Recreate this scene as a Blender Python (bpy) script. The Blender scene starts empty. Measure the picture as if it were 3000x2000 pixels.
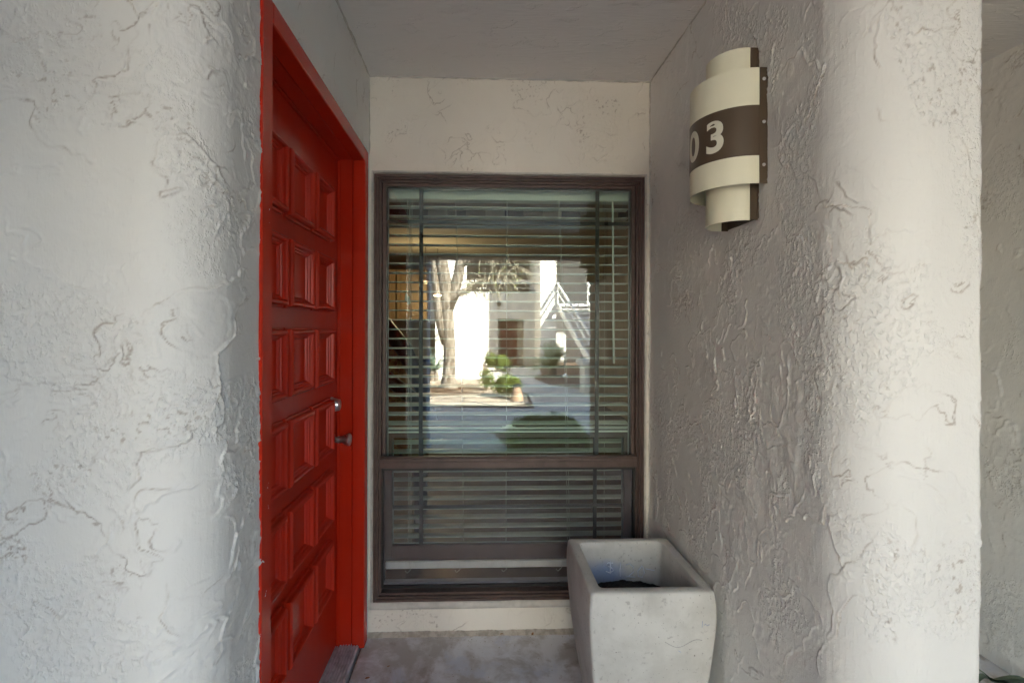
import bpy, bmesh, math, random
import numpy as np
from mathutils import Vector, Matrix, noise
R = math.radians
random.seed(7)
sc = bpy.context.scene
col = sc.collection

# ---------------------------------------------------------------- camera, sky, sun, exposure
CAM_H, CAM_D = 1.336, 2.108
cd = bpy.data.cameras.new('camera'); cam = bpy.data.objects.new('camera', cd); col.objects.link(cam)
cam.location = (0, -CAM_D, CAM_H)
cam.rotation_mode = 'QUATERNION'
yaw = math.atan(0.0337)
cam.rotation_quaternion = (Matrix.Rotation(-yaw, 3, 'Z') @ Matrix.Rotation(R(90), 3, 'X') @ Matrix.Rotation(0.003, 3, 'Z')).to_quaternion()
cd.sensor_width = 36; cd.lens = 36 * 1403 / 3000
cd.shift_x = 0.016; cd.shift_y = -0.0117
cd.clip_start = 0.02; cd.clip_end = 2000
sc.camera = cam

SUN_EL, SUN_AZ = R(35), R(45)            # azimuth from +Y (behind this building) towards +X
w = bpy.data.worlds.new('World'); sc.world = w; w.use_nodes = True
nt = w.node_tree; nt.nodes.clear()
sky = nt.nodes.new('ShaderNodeTexSky'); sky.sky_type = 'NISHITA'; sky.sun_disc = False
sky.sun_elevation = SUN_EL; sky.sun_rotation = SUN_AZ; sky.dust_density = 1.2
bg = nt.nodes.new('ShaderNodeBackground'); bg.inputs['Strength'].default_value = 0.09
wo = nt.nodes.new('ShaderNodeOutputWorld')
nt.links.new(sky.outputs[0], bg.inputs[0]); nt.links.new(bg.outputs[0], wo.inputs[0])
to_sun = Vector((math.sin(SUN_AZ) * math.cos(SUN_EL), math.cos(SUN_AZ) * math.cos(SUN_EL), math.sin(SUN_EL)))
sl = bpy.data.lights.new('sun', 'SUN'); sl.energy = 5.0; sl.angle = R(0.5); sl.color = (1, 0.93, 0.82)
so = bpy.data.objects.new('sun', sl); col.objects.link(so)
so.rotation_mode = 'QUATERNION'; so.rotation_quaternion = to_sun.to_track_quat('Z', 'Y'); so.location = to_sun * 60
vs = sc.view_settings
vs.view_transform = 'Standard'; vs.look = 'None'; vs.gamma = 1; vs.use_curve_mapping = False
vs.exposure = 3.95
vs.use_white_balance = True; vs.white_balance_temperature = 6750; vs.white_balance_tint = 6
cy = sc.cycles
cy.use_denoising = True; cy.max_bounces = 10; cy.diffuse_bounces = 6; cy.glossy_bounces = 4
cy.transparent_max_bounces = 16; cy.transmission_bounces = 4
cy.caustics_reflective = False; cy.caustics_refractive = False; cy.sample_clamp_indirect = 8

# ---------------------------------------------------------------- materials
class NB:
    """small node-tree builder"""
    def __init__(s, name):
        s.m = bpy.data.materials.new(name); s.m.use_nodes = True
        s.t = s.m.node_tree; s.t.nodes.clear()
        s.out = s.t.nodes.new('ShaderNodeOutputMaterial')
        s.geo = s.t.nodes.new('ShaderNodeNewGeometry')
        s.P = s.geo.outputs['Position']
    def n(s, ty, **k):
        d = s.t.nodes.new(ty)
        for a, v in k.items(): setattr(d, a, v)
        return d
    def setin(s, sock, v):
        if hasattr(v, 'is_output'): s.t.links.new(v, sock)
        elif isinstance(v, (tuple, list)) and len(v) == 3 and sock.type == 'RGBA': sock.default_value = (*v, 1)
        else: sock.default_value = v
    def math(s, op, a, b=None, c=None, clamp=False):
        d = s.n('ShaderNodeMath', operation=op, use_clamp=clamp)
        s.setin(d.inputs[0], a)
        if b is not None: s.setin(d.inputs[1], b)
        if c is not None: s.setin(d.inputs[2], c)
        return d.outputs[0]
    def noise(s, scale, detail=3, rough=0.55, vec=None, dist=0.0, dim='3D', lac=2.0):
        d = s.n('ShaderNodeTexNoise', noise_dimensions=dim)
        s.setin(d.inputs['Vector'], vec if vec is not None else s.P)
        d.inputs['Scale'].default_value = scale; d.inputs['Detail'].default_value = detail
        d.inputs['Roughness'].default_value = rough; d.inputs['Distortion'].default_value = dist
        d.inputs['Lacunarity'].default_value = lac
        return d.outputs[0]
    def noisec(s, scale, detail=2):
        d = s.n('ShaderNodeTexNoise'); s.setin(d.inputs['Vector'], s.P)
        d.inputs['Scale'].default_value = scale; d.inputs['Detail'].default_value = detail
        return d.outputs[1]
    def vmap(s, scale=(1, 1, 1), rot=(0, 0, 0), loc=(0, 0, 0), vec=None):
        d = s.n('ShaderNodeMapping'); s.setin(d.inputs[0], vec if vec is not None else s.P)
        d.inputs[1].default_value = loc; d.inputs[2].default_value = rot; d.inputs[3].default_value = scale
        return d.outputs[0]
    def warp(s, amt, scale, vec=None):
        c = s.noisec(scale)
        a = s.n('ShaderNodeVectorMath', operation='SUBTRACT'); s.setin(a.inputs[0], c); a.inputs[1].default_value = (.5, .5, .5)
        b = s.n('ShaderNodeVectorMath', operation='SCALE'); s.t.links.new(a.outputs[0], b.inputs[0]); b.inputs['Scale'].default_value = amt
        e = s.n('ShaderNodeVectorMath', operation='ADD'); s.setin(e.inputs[0], vec if vec is not None else s.P); s.t.links.new(b.outputs[0], e.inputs[1])
        return e.outputs[0]
    def step(s, v, lo, hi, a=0.0, b=1.0):
        d = s.n('ShaderNodeMapRange', interpolation_type='SMOOTHSTEP')
        s.setin(d.inputs[0], v); d.inputs[1].default_value = lo; d.inputs[2].default_value = hi
        d.inputs[3].default_value = a; d.inputs[4].default_value = b
        return d.outputs[0]
    def mix(s, f, a, b):
        d = s.n('ShaderNodeMix', data_type='RGBA')
        s.setin(d.inputs[0], f); s.setin(d.inputs[6], a); s.setin(d.inputs[7], b)
        return d.outputs[2]
    def bump(s, h, dist=1.0, strength=1.0):
        d = s.n('ShaderNodeBump'); s.setin(d.inputs['Height'], h)
        d.inputs['Distance'].default_value = dist; d.inputs['Strength'].default_value = strength
        return d.outputs[0]
    def pbr(s, color, rough=0.6, metal=0.0, normal=None, **k):
        p = s.n('ShaderNodeBsdfPrincipled')
        s.setin(p.inputs['Base Color'], color); s.setin(p.inputs['Roughness'], rough); s.setin(p.inputs['Metallic'], metal)
        if normal is not None: s.t.links.new(normal, p.inputs['Normal'])
        for a, v in k.items(): s.setin(p.inputs[a.replace('_', ' ')], v)
        s.t.links.new(p.outputs[0], s.out.inputs[0])
        return s.m

def stucco(name, c1, c2, off=0.0):
    """painted plaster; the trowelled relief itself is geometry, dirt sits in the 'dirt' attribute"""
    b = NB(name)
    c = b.mix(b.step(b.noise(2.2, 4, .6, b.vmap(loc=(off, off, off))), .35, .7), c1, c2)
    at = b.n('ShaderNodeAttribute', attribute_name='dirt')
    c = b.mix(b.math('MULTIPLY', at.outputs['Fac'], .6), c, (.22, .15, .09))
    gr = b.n('ShaderNodeAttribute', attribute_name='grain')
    sand = b.math('MULTIPLY', b.step(b.noise(115, 3, .62, b.vmap((1, 1, .8))), .46, .72), b.math('MULTIPLY_ADD', gr.outputs['Fac'], .0011, .00025))
    brush = b.math('MULTIPLY', b.noise(300, 1, .5, b.vmap((1, 1, .15))), .0003)
    h = b.math('ADD', sand, brush)
    return b.pbr(c, .55, normal=b.bump(h), Specular_IOR_Level=.35)

def plain(name, c, rough=.5, metal=0.0, var=.12, vs=6, bump=0.0, bs=80, c2=None, **k):
    b = NB(name)
    c2 = c2 or tuple(x * (1 - var) for x in c)
    f = b.step(b.noise(vs, 5, .6), .35, .68)
    cc = b.mix(f, c, c2)
    rr = b.step(b.noise(vs * 2.3, 4, .6), .3, .7, max(0, rough - .07), min(1, rough + .07))
    nn = b.bump(b.math('MULTIPLY', b.noise(bs, 4, .6), bump)) if bump else None
    return b.pbr(cc, rr, metal, nn, **k)

M = {}
M['wall'] = stucco('stucco_white', (.745, .74, .71), (.79, .785, .755))
M['wall_back'] = stucco('stucco_warm_tint', (.79, .745, .655), (.83, .785, .695), 2.3)  # same stucco as the other walls, with warm light put into the colour
M['wall_grey'] = M['wall']
M['ceil'] = (lambda b: b.pbr(b.mix(b.noise(3, 4, .6), (.76, .735, .70), (.80, .775, .74)), .6,
    normal=b.bump(b.math('ADD', b.math('MULTIPLY', b.noise(130, 3, .5, b.vmap((.10, 1, 1))), .0022),
    b.math('MULTIPLY', b.step(b.noise(7, 6, .6, b.vmap((1, 1.8, 1))), .565, .59), .0013)))))(NB('ceiling_paint'))
def redpaint():
    b = NB('red_gloss_paint')
    f = b.math('MULTIPLY_ADD', b.noise(45, 3, .6, b.vmap((1, 1, .06))), .7, b.math('MULTIPLY', b.noise(3.0, 3, .6), .4))
    c = b.mix(f, (.62, .030, .008), (.50, .023, .007))
    dust = b.math('MULTIPLY', b.step(b.noise(9, 4, .6), .4, .8), .05)
    c = b.mix(dust, c, (.33, .14, .10))
    return b.pbr(c, .25, Specular_IOR_Level=.36)
M['red'] = redpaint()
M['bronze'] = plain('bronze_aluminium', (.115, .075, .062), .38, 0, .3, 20, .0002, 200, Specular_IOR_Level=.55)
M['bronze_dark'] = plain('bronze_near_black', (.022, .020, .018), .45, 0, .3, 20)  # near-black finish for muntins, screen frame and small fittings
M['track'] = plain('grey_vinyl_track', (.42, .43, .46), .45, 0, .15, 14)
M['steel'] = plain('satin_nickel', (.75, .73, .70), .34, 1.0, .1, 20)
M['alu'] = plain('worn_aluminium', (.62, .62, .63), .5, .1, .35, 30, .0004, 60)
M['blind'] = plain('white_vinyl', (.86, .87, .83), .4, 0, .05, 4)
M['cord'] = plain('white_cord', (.75, .75, .70), .7)
M['pile'] = plain('wool_pile', (.22, .23, .22), .9, 0, .3, 60)
M['cream'] = (lambda b: b.pbr(b.mix(b.noise(40, 4, .6, b.vmap((1, 1, .2))), (.80, .77, .60), (.76, .73, .56)), .33, Subsurface_Weight=0.0, Specular_IOR_Level=.4))(NB('cream_acrylic'))
M['brown'] = (lambda b: b.pbr((.085, .058, .036), .33))(NB('brown_enamel'))
M['digit'] = plain('cream_vinyl', (.72, .70, .58), .45)
def glassmat(name, tint, refl):
    b = NB(name)
    fr = b.n('ShaderNodeFresnel'); fr.inputs[0].default_value = 1.5
    f = b.math('MULTIPLY', fr.outputs[0], refl, clamp=True)
    tr = b.n('ShaderNodeBsdfTransparent'); tr.inputs[0].default_value = (*tint, 1)
    gl = b.n('ShaderNodeBsdfGlossy'); gl.inputs['Roughness'].default_value = 0.0; gl.inputs['Color'].default_value = (.96, 1, .97, 1)
    wav = b.bump(b.math('MULTIPLY', b.noise(1.6, 1, .4), .0010))
    b.t.links.new(wav, gl.inputs['Normal'])
    mx = b.n('ShaderNodeMixShader'); b.setin(mx.inputs[0], f)
    b.t.links.new(tr.outputs[0], mx.inputs[1]); b.t.links.new(gl.outputs[0], mx.inputs[2])
    # thin film of dust
    df = b.n('ShaderNodeBsdfDiffuse'); df.inputs[0].default_value = (.5, .5, .48, 1)
    m2 = b.n('ShaderNodeMixShader'); b.setin(m2.inputs[0], b.step(b.noise(9, 5, .65), .3, .9, .004, .022))
    b.t.links.new(mx.outputs[0], m2.inputs[1]); b.t.links.new(df.outputs[0], m2.inputs[2])
    b.t.links.new(m2.outputs[0], b.out.inputs[0])
    return b.m
M['glass'] = glassmat('green_double_glazing', (.87, 1.0, .91), 3.3)
M['glass_low'] = glassmat('clear_double_glazing', (.78, .86, .80), 1.6)
M['glass_far'] = glassmat('far_window_glass', (.25, .27, .27), 2.5)
def screenmat():
    b = NB('insect_mesh')
    tr = b.n('ShaderNodeBsdfTransparent')
    df = b.n('ShaderNodeBsdfDiffuse'); b.setin(df.inputs[0], b.mix(b.noise(6, 4, .6), (.16, .165, .18), (.24, .245, .26)))
    mx = b.n('ShaderNodeMixShader'); b.setin(mx.inputs[0], b.step(b.noise(5, 5, .65, b.vmap((1, 1, .5))), .3, .75, .22, .40))
    b.t.links.new(tr.outputs[0], mx.inputs[1]); b.t.links.new(df.outputs[0], mx.inputs[2])
    b.t.links.new(mx.outputs[0], b.out.inputs[0])
    return b.m
M['screen'] = screenmat()
def floormat():
    b = NB('stained_concrete')
    wv = b.warp(.15, 4)
    c = b.mix(b.step(b.noise(4.2, 6, .66, wv), .42, .60), (.46, .435, .415), (.74, .75, .775))
    c = b.mix(b.step(b.noise(7, 6, .65, b.vmap(loc=(5, 2, 0), vec=wv)), .52, .68, 0, .8), c, (.60, .63, .70))
    c = b.mix(b.step(b.noise(11, 5, .6, b.vmap(loc=(1, 8, 0), vec=wv)), .58, .70, 0, .6), c, (.33, .28, .24))
    c = b.mix(b.step(b.noise(80, 3, .6), .70, .76, 0, .7), c, (.55, .54, .52))
    c = b.mix(b.step(b.noise(60, 3, .6, b.vmap(loc=(3, 3, 3))), .70, .75, 0, .6), c, (.09, .075, .06))
    h = b.math('ADD', b.math('MULTIPLY', b.noise(90, 5, .65), .0012), b.math('MULTIPLY', b.noise(8, 4, .5), .003))
    return b.pbr(c, b.step(b.noise(6, 4), .3, .7, .5, .75), normal=b.bump(h))
M['floor'] = floormat()
M['pave'] = plain('courtyard_concrete', (.58, .56, .53), .8, 0, .25, 2.5, .002, 60)
def potmat():
    b = NB('cast_concrete')
    c = b.mix(b.step(b.noise(6, 6, .65, b.warp(.1, 5)), .35, .66), (.52, .515, .48), (.63, .625, .59))
    c = b.mix(b.step(b.noise(60, 3, .6), .60, .72, 0, .7), c, (.36, .35, .33))
    c = b.mix(b.step(b.noise(130, 2, .5), .70, .74, 0, .8), c, (.12, .11, .10))
    c = b.mix(b.step(b.noise(9, 5, .65, b.vmap((1, 1, .3), loc=(2, 2, 2))), .56, .72, 0, .55), c, (.42, .405, .375))
    # bluish skylight cast painted as a soft patch on the inside back face
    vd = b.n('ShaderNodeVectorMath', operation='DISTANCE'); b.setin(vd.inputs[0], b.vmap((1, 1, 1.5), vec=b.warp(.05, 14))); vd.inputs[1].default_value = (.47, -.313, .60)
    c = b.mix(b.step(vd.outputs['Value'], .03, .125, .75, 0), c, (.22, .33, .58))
    return b.pbr(c, .8, normal=b.bump(b.math('ADD', b.math('MULTIPLY', b.noise(150, 4, .6), .0006), b.math('MULTIPLY', b.noise(10, 3, .5), .002))))
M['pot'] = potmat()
M['chalk'] = plain('pale_blue_chalk', (.78, .84, .92), .9)
M['stain'] = plain('blue_chalk_dust', (.30, .38, .55), .9, 0, .2, 20)
M['pencil'] = plain('grey_pencil', (.25, .25, .25), .8)
M['soil'] = plain('black_soil', (.022, .017, .014), .95, 0, .6, 120, .004, 160)
M['bead'] = plain('painted_plaster_bead', (.62, .59, .53), .6, 0, .2, 18, .0012, 90)
M['crumb'] = plain('crumbly_mortar', (.50, .45, .38), .9, 0, .35, 40, .0015, 120)
M['leafdry'] = plain('dry_leaf', (.33, .15, .05), .7, 0, .4, 60)
M['column'] = plain('sky_tinted_stucco', (.58, .68, .84), .7, 0, .15, 5, .003, 40)  # grey stucco with the blue skylight of the shade mixed into its colour
M['blocker'] = plain('umber_blocker', (.15, .125, .105), .8, 0, .15, 5, .003, 40)  # kept dark so the added side walls bounce little light
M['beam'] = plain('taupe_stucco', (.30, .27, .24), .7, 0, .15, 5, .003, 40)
M['far_white'] = plain('far_white_stucco', (.82, .81, .79), .8, 0, .08, 2, .003, 30)
M['far_grey'] = plain('far_grey_stucco', (.56, .56, .56), .8, 0, .10, 2, .003, 30)
M['far_beige'] = plain('far_beige_stucco', (.70, .66, .58), .8, 0, .10, 2, .003, 30)
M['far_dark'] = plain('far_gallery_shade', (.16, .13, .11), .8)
M['metal_white'] = plain('white_painted_steel', (.75, .76, .76), .4, 0, .1, 8)
M['far_red'] = plain('far_red_door', (.20, .022, .018), .45, 0, .2, 6)
def barkmat():
    b = NB('pale_bark')
    n1 = b.noise(18, 5, .65, b.vmap((1, 1, .22))); n2 = b.noise(6, 4)
    c = b.mix(b.step(n1, .40, .60), (.09, .075, .06), (.36, .33, .295))
    return b.pbr(b.mix(b.math('MULTIPLY', n2, .5), c, (.30, .24, .18)), .9, normal=b.bump(b.math('MULTIPLY', n1, .03)))
M['bark'] = barkmat()
M['twig'] = plain('pale_twig', (.42, .38, .30), .8, 0, .3, 20)
M['leafy'] = plain('yellow_green_leaf', (.16, .20, .03), .6, 0, .5, 40, c2=(.07, .13, .02))
M['leafg'] = plain('green_leaf', (.055, .13, .03), .55, 0, .5, 40, c2=(.03, .08, .02))
M['hedge'] = plain('hedge_leaf', (.20, .36, .13), .55, 0, .5, 30, c2=(.11, .24, .08))
M['palm'] = plain('palm_leaf', (.20, .28, .14), .55, 0, .4, 20)
M['agave'] = plain('agave_leaf', (.16, .24, .17), .55, 0, .3, 20)
def groundmat():
    b = NB('gravel_ground')
    v = b.n('ShaderNodeTexVoronoi'); b.setin(v.inputs['Vector'], b.P); v.inputs['Scale'].default_value = 28
    c = b.mix(b.noise(1.5, 4), (.30, .21, .16), (.24, .18, .145))
    c = b.mix(b.step(v.outputs[0], .1, .5), c, (.16, .11, .085))
    return b.pbr(c, .95, normal=b.bump(b.math('MULTIPLY', v.outputs[0], -.02)))
M['ground'] = groundmat()
M['litter'] = plain('leaf_litter', (.36, .25, .17), .9, 0, .6, 9)
M['sand'] = plain('pale_sand', (.58, .50, .41), .95, 0, .25, 5, .006, 50)
M['paver'] = plain('tan_paver', (.46, .40, .33), .85, 0, .25, 5, .003, 50)
M['terracotta'] = plain('tan_fixture', (.40, .27, .19), .7, 0, .2, 9)
M['wood_dark'] = plain('dark_walnut', (.022, .014, .010), .35, 0, .4, 9)
M['cabinet'] = plain('maple_cabinet', (.24, .16, .085), .45, 0, .25, 4)
M['room'] = plain('room_wall', (.55, .47, .37), .8)
M['room_floor'] = plain('brown_floor', (.16, .10, .065), .4, 0, .4, 4)
M['t_light'] = plain('beige_tile', (.55, .52, .42), .5)
M['t_mid'] = plain('taupe_tile', (.22, .20, .15), .5)
M['t_dark'] = plain('black_tile', (.02, .018, .02), .5)
M['fabric'] = plain('floral_fabric', (.40, .26, .10), .9, 0, .6, 30, c2=(.16, .05, .03))
def emit(name, c, s):
    b = NB(name); e = b.n('ShaderNodeEmission'); b.setin(e.inputs[0], c); e.inputs[1].default_value = s
    b.t.links.new(e.outputs[0], b.out.inputs[0]); return b.m
M['bulb'] = emit('warm_bulb', (1, .72, .38), 1.6)

# ---------------------------------------------------------------- mesh helpers
def link(name, me, m, parent=None, smooth=False):
    if m is not None and not me.materials: me.materials.append(M[m] if isinstance(m, str) else m)
    o = bpy.data.objects.new(name, me); col.objects.link(o)
    if parent: o.parent = parent
    if smooth:
        for p in me.polygons: p.use_smooth = True
    return o
def from_bm(name, bm, m, parent=None, smooth=False):
    me = bpy.data.meshes.new(name); bm.to_mesh(me); bm.free()
    return link(name, me, m, parent, smooth)
def from_py(name, v, f, m, parent=None, smooth=False):
    me = bpy.data.meshes.new(name); me.from_pydata(v, [], f); me.update()
    return link(name, me, m, parent, smooth)
def bx(bm, x0, x1, y0, y1, z0, z1, bev=0.0, seg=1):
    t = bmesh.new()
    bmesh.ops.create_cube(t, size=1)
    for v in t.verts: v.co = Vector(((x0 + x1) / 2 + v.co.x * (x1 - x0), (y0 + y1) / 2 + v.co.y * (y1 - y0), (z0 + z1) / 2 + v.co.z * (z1 - z0)))
    if bev: bmesh.ops.bevel(t, geom=t.edges[:], offset=bev, segments=seg, affect='EDGES', profile=.5)
    me = bpy.data.meshes.new('tmp'); t.to_mesh(me); t.free(); bm.from_mesh(me); bpy.data.meshes.remove(me)
def box(name, m, parent, *d, bev=0.0, seg=1):
    bm = bmesh.new(); bx(bm, *d, bev=bev, seg=seg); return from_bm(name, bm, m, parent)
def boxes(name, m, parent, ds, bev=0.0):
    bm = bmesh.new()
    for d in ds: bx(bm, *d, bev=bev)
    return from_bm(name, bm, m, parent)
def tube_into(V, F, pts, rad, n=6, cap=True):
    pts = [Vector(p) for p in pts]; k0 = len(V)
    up = Vector((0.13, .21, 1))
    for i, p in enumerate(pts):
        d = (pts[min(i + 1, len(pts) - 1)] - pts[max(i - 1, 0)]).normalized()
        a = d.cross(up)
        if a.length < 1e-3: a = d.cross(Vector((1, 0, 0)))
        a.normalize(); b = d.cross(a)
        r = rad[i] if isinstance(rad, (list, tuple)) else rad
        for j in range(n):
            t = 2 * math.pi * j / n
            V.append(tuple(p + a * (r * math.cos(t)) + b * (r * math.sin(t))))
    for i in range(len(pts) - 1):
        for j in range(n):
            F.append((k0 + i * n + j, k0 + i * n + (j + 1) % n, k0 + (i + 1) * n + (j + 1) % n, k0 + (i + 1) * n + j))
    if cap:
        F.append(tuple(k0 + j for j in range(n))[::-1]); e = k0 + (len(pts) - 1) * n
        F.append(tuple(e + j for j in range(n)))
def tube(name, m, parent, pts, rad, n=8, smooth=True):
    V, F = [], []; tube_into(V, F, pts, rad, n); return from_py(name, V, F, m, parent, smooth)
def lathe(name, m, parent, prof, axis, origin, n=28, smooth=True):
    """prof: (radius, height along axis)"""
    ax = Vector(axis).normalized(); a = ax.orthogonal().normalized(); b = ax.cross(a); o = Vector(origin)
    V, F = [], []
    for r, h in prof:
        for j in range(n):
            t = 2 * math.pi * j / n
            V.append(tuple(o + ax * h + (a * math.cos(t) + b * math.sin(t)) * max(r, 1e-5)))
    for i in range(len(prof) - 1):
        for j in range(n): F.append((i * n + j, i * n + (j + 1) % n, (i + 1) * n + (j + 1) % n, (i + 1) * n + j))
    ob = from_py(name, V, F, m, parent, False)
    bm = bmesh.new(); bm.from_mesh(ob.data); bmesh.ops.recalc_face_normals(bm, faces=bm.faces[:])
    for e in bm.edges:
        e.smooth = len(e.link_faces) == 2 and e.calc_face_angle(0) < R(28)
    for f in bm.faces: f.smooth = smooth
    bm.to_mesh(ob.data); bm.free()
    return ob
def thing(name, label, cat, loc=(0, 0, 0), group=None):
    o = bpy.data.objects.new(name, None); col.objects.link(o); o.location = loc; o.empty_display_size = .1
    return tag(o, label, cat, group)
def tag(o, label=None, cat=None, group=None, kind=None):
    if label: o['label'] = label
    if cat: o['category'] = cat
    if group: o['group'] = group
    if kind: o['kind'] = kind
    return o
def setparent(o, p):
    o.parent = p; o.matrix_parent_inverse = Matrix.Translation(-Vector(p.location)); return o
def gz(y): return -0.22 * max(0.0, min(1.0, (-y - 8) / 11))

def sheet(name, m, outline, z, parent=None, thick=0.0):
    """flat polygon, optional thickness"""
    bm = bmesh.new(); vs_ = [bm.verts.new((x, y, z)) for x, y in outline]
    f = bm.faces.new(vs_)
    if f.calc_area() and f.normal.z < 0: f.normal_flip()
    bm.normal_update()
    if f.normal.z < 0: f.normal_flip()
    if thick:
        r = bmesh.ops.extrude_face_region(bm, geom=[f])
        for v in r['geom']:
            if isinstance(v, bmesh.types.BMVert): v.co.z -= thick
        bmesh.ops.recalc_face_normals(bm, faces=bm.faces[:])
    return from_bm(name, bm, m, parent)

def _perlin(x, y, seed):
    xi = np.floor(x).astype(np.int64); yi = np.floor(y).astype(np.int64); xf = x - xi; yf = y - yi
    def grad(ix, iy, dx, dy):
        h = (ix * 374761393 + iy * 668265263 + seed * 974634777) & 0xffffffff
        h = ((h ^ (h >> 13)) * 1274126177) & 0xffffffff; h = h ^ (h >> 16)
        a = (h & 0xffff) * (2 * np.pi / 65536.0)
        return np.cos(a) * dx + np.sin(a) * dy
    u = xf * xf * xf * (xf * (xf * 6 - 15) + 10); v = yf * yf * yf * (yf * (yf * 6 - 15) + 10)
    a = grad(xi, yi, xf, yf) * (1 - u) + grad(xi + 1, yi, xf - 1, yf) * u
    b = grad(xi, yi + 1, xf, yf - 1) * (1 - u) + grad(xi + 1, yi + 1, xf - 1, yf - 1) * u
    return (a * (1 - v) + b * v) * 1.5
def fbm(x, y, sc_, octv, seed, gain=.5):
    t = 0; a = 1.0; f = sc_
    for o_ in range(octv):
        t = t + a * _perlin(x * f + 17.3 * o_, y * f - 9.1 * o_, seed + o_); a *= gain; f *= 2.03
    return t
def sstep(v, a, b):
    t = np.clip((v - a) / (b - a), 0, 1); return t * t * (3 - 2 * t)
def relief(u, z, du, dz, seed, amp, zs, cov=0.0):
    """height (m) and dirt of hand-trowelled plaster: smooth islands with raised lips, pitted ground between"""
    zz = z * zs
    wu = u + .035 * fbm(u, zz, 7, 3, seed + 50); wz = zz + .035 * fbm(u, zz, 7, 3, seed + 60)
    h = .0011 * fbm(u, zz, 5, 3, seed + 70); dirt = np.zeros_like(u); flat = np.zeros_like(u)
    grain = np.zeros_like(u)
    for k, (sc_, thr, st, lip, lw, mlo, mhi) in enumerate(((2.6, .02, .0019, .0024, .0020, -.25, .15), (4.2, .15, .0014, .0021, .0019, -.15, .20), (7.0, .22, .0010, .0014, .0016, -.05, .28), (12.0, .26, .0008, .0011, .0014, -.02, .30), (3.3, -.18, .0012, .0022, .0019, -.15, .20))):
        A = fbm(wu, wz, sc_, 6, seed + 10 * k, .46)
        gz_, gu = np.gradient(A, dz, du); g = np.sqrt(gz_ ** 2 + gu ** 2) + .5
        d = (A - thr) / g
        mk = sstep(fbm(u, zz, 3.6, 3, seed + 100 + k), mlo - cov, mhi - cov) * (.22 + .78 * sstep(fbm(u, zz, 12, 4, seed + 120 + k), -.30, .15))
        stp = sstep(d, -.0013, .0013)
        h = h + amp * mk * (st * stp + lip * np.exp(-((d - .001) / lw) ** 2))
        dirt = np.maximum(dirt, mk * np.exp(-((d + .0020) / .0014) ** 2) * sstep(fbm(u, zz, 4, 4, seed + 140 + k), -.05, .45))
    gm = sstep(fbm(wu, wz, 3.4, 4, seed + 200), .08 - cov * .9, .34 - cov * .5)
    pit = fbm(u, zz, 70, 3, seed + 210, .6)
    h = h + amp * gm * (.0011 * sstep(pit, .0, .7) - .0007 * sstep(-pit, .2, .8))
    lump = fbm(u, zz, 30, 3, seed + 230)
    h = h + amp * .0007 * sstep(lump, .38, .8) * sstep(fbm(u, zz, 4.1, 2, seed + 240), .0, .3)
    dirt = np.maximum(dirt, gm * sstep(-pit, .42, .8) * sstep(fbm(u, zz, 5, 3, seed + 260), .1, .5) * .8)
    return h, dirt, gm
def resample(plan, step):
    P_ = [Vector(p) for p in plan]; L_ = [0.0]
    for a, b in zip(P_, P_[1:]): L_.append(L_[-1] + (b - a).length)
    n = max(2, int(L_[-1] / step)); out = []
    for i in range(n + 1):
        t = L_[-1] * i / n; k = 0
        while k < len(L_) - 2 and L_[k + 1] < t: k += 1
        out.append(P_[k].lerp(P_[k + 1], (t - L_[k]) / max(1e-9, L_[k + 1] - L_[k])))
    return np.array([(p.x, p.y) for p in out]), np.linspace(0, L_[-1], n + 1)
def mesh_grid(name, X, Y, Z, m, parent, dirt=None, grain=None):
    nz, nu = X.shape; me = bpy.data.meshes.new(name)
    co = np.stack([X, Y, Z], -1).reshape(-1, 3).astype(np.float32)
    idx = np.arange(nz * nu).reshape(nz, nu)
    q = np.stack([idx[:-1, :-1], idx[:-1, 1:], idx[1:, 1:], idx[1:, :-1]], -1).reshape(-1, 4).astype(np.int32)
    me.vertices.add(len(co)); me.vertices.foreach_set('co', co.ravel())
    me.loops.add(q.size); me.loops.foreach_set('vertex_index', q.ravel())
    me.polygons.add(len(q)); me.polygons.foreach_set('loop_start', np.arange(0, q.size, 4, dtype=np.int32))
    me.update(calc_edges=True); me.validate()
    me.polygons.foreach_set('use_smooth', np.ones(len(q), dtype=bool))
    if dirt is not None:
        at = me.attributes.new('dirt', 'FLOAT', 'POINT'); at.data.foreach_set('value', dirt.ravel().astype(np.float32))
        at = me.attributes.new('grain', 'FLOAT', 'POINT'); at.data.foreach_set('value', grain.ravel().astype(np.float32))
    return link(name, me, m, parent)
def plan_wall(name, m, parent, plan, z0, z1, step=.003, amp=1.0, zs=1.0, seed=0, cov=0.0, vary=None):
    """vertical wall along a plan polyline (outside on its right) with plaster relief in the mesh"""
    P_, L_ = resample(plan, step); nz = max(2, int((z1 - z0) / step)); Zl = np.linspace(z0, z1, nz + 1)
    T = np.gradient(P_, axis=0); T /= np.linalg.norm(T, axis=1)[:, None]; N_ = np.stack([T[:, 1], -T[:, 0]], -1)
    k = max(1, int(.012 / step)); 
    U, Z = np.meshgrid(L_, Zl)
    h, dirt, gm = relief(U, Z, L_[1] - L_[0], Zl[1] - Zl[0], seed, amp, zs, cov)
    if vary: h = h * np.interp(U, *vary)     # plasterer's hand: heavier on one face than the other
    return mesh_grid(name, P_[:, 0][None, :] + N_[:, 0][None, :] * h, P_[:, 1][None, :] + N_[:, 1][None, :] * h, Z, m, parent, dirt, gm)
def seg(p, q, step=.03):
    p, q = Vector(p), Vector(q); n = max(1, int((q - p).length / step))
    return [tuple(p.lerp(q, i / n)) for i in range(n + 1)]
def arc(cx, cy_, r, a0, a1, n=14):
    return [(cx + r * math.cos(R(a0 + (a1 - a0) * i / n)), cy_ + r * math.sin(R(a0 + (a1 - a0) * i / n))) for i in range(n + 1)]

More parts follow.
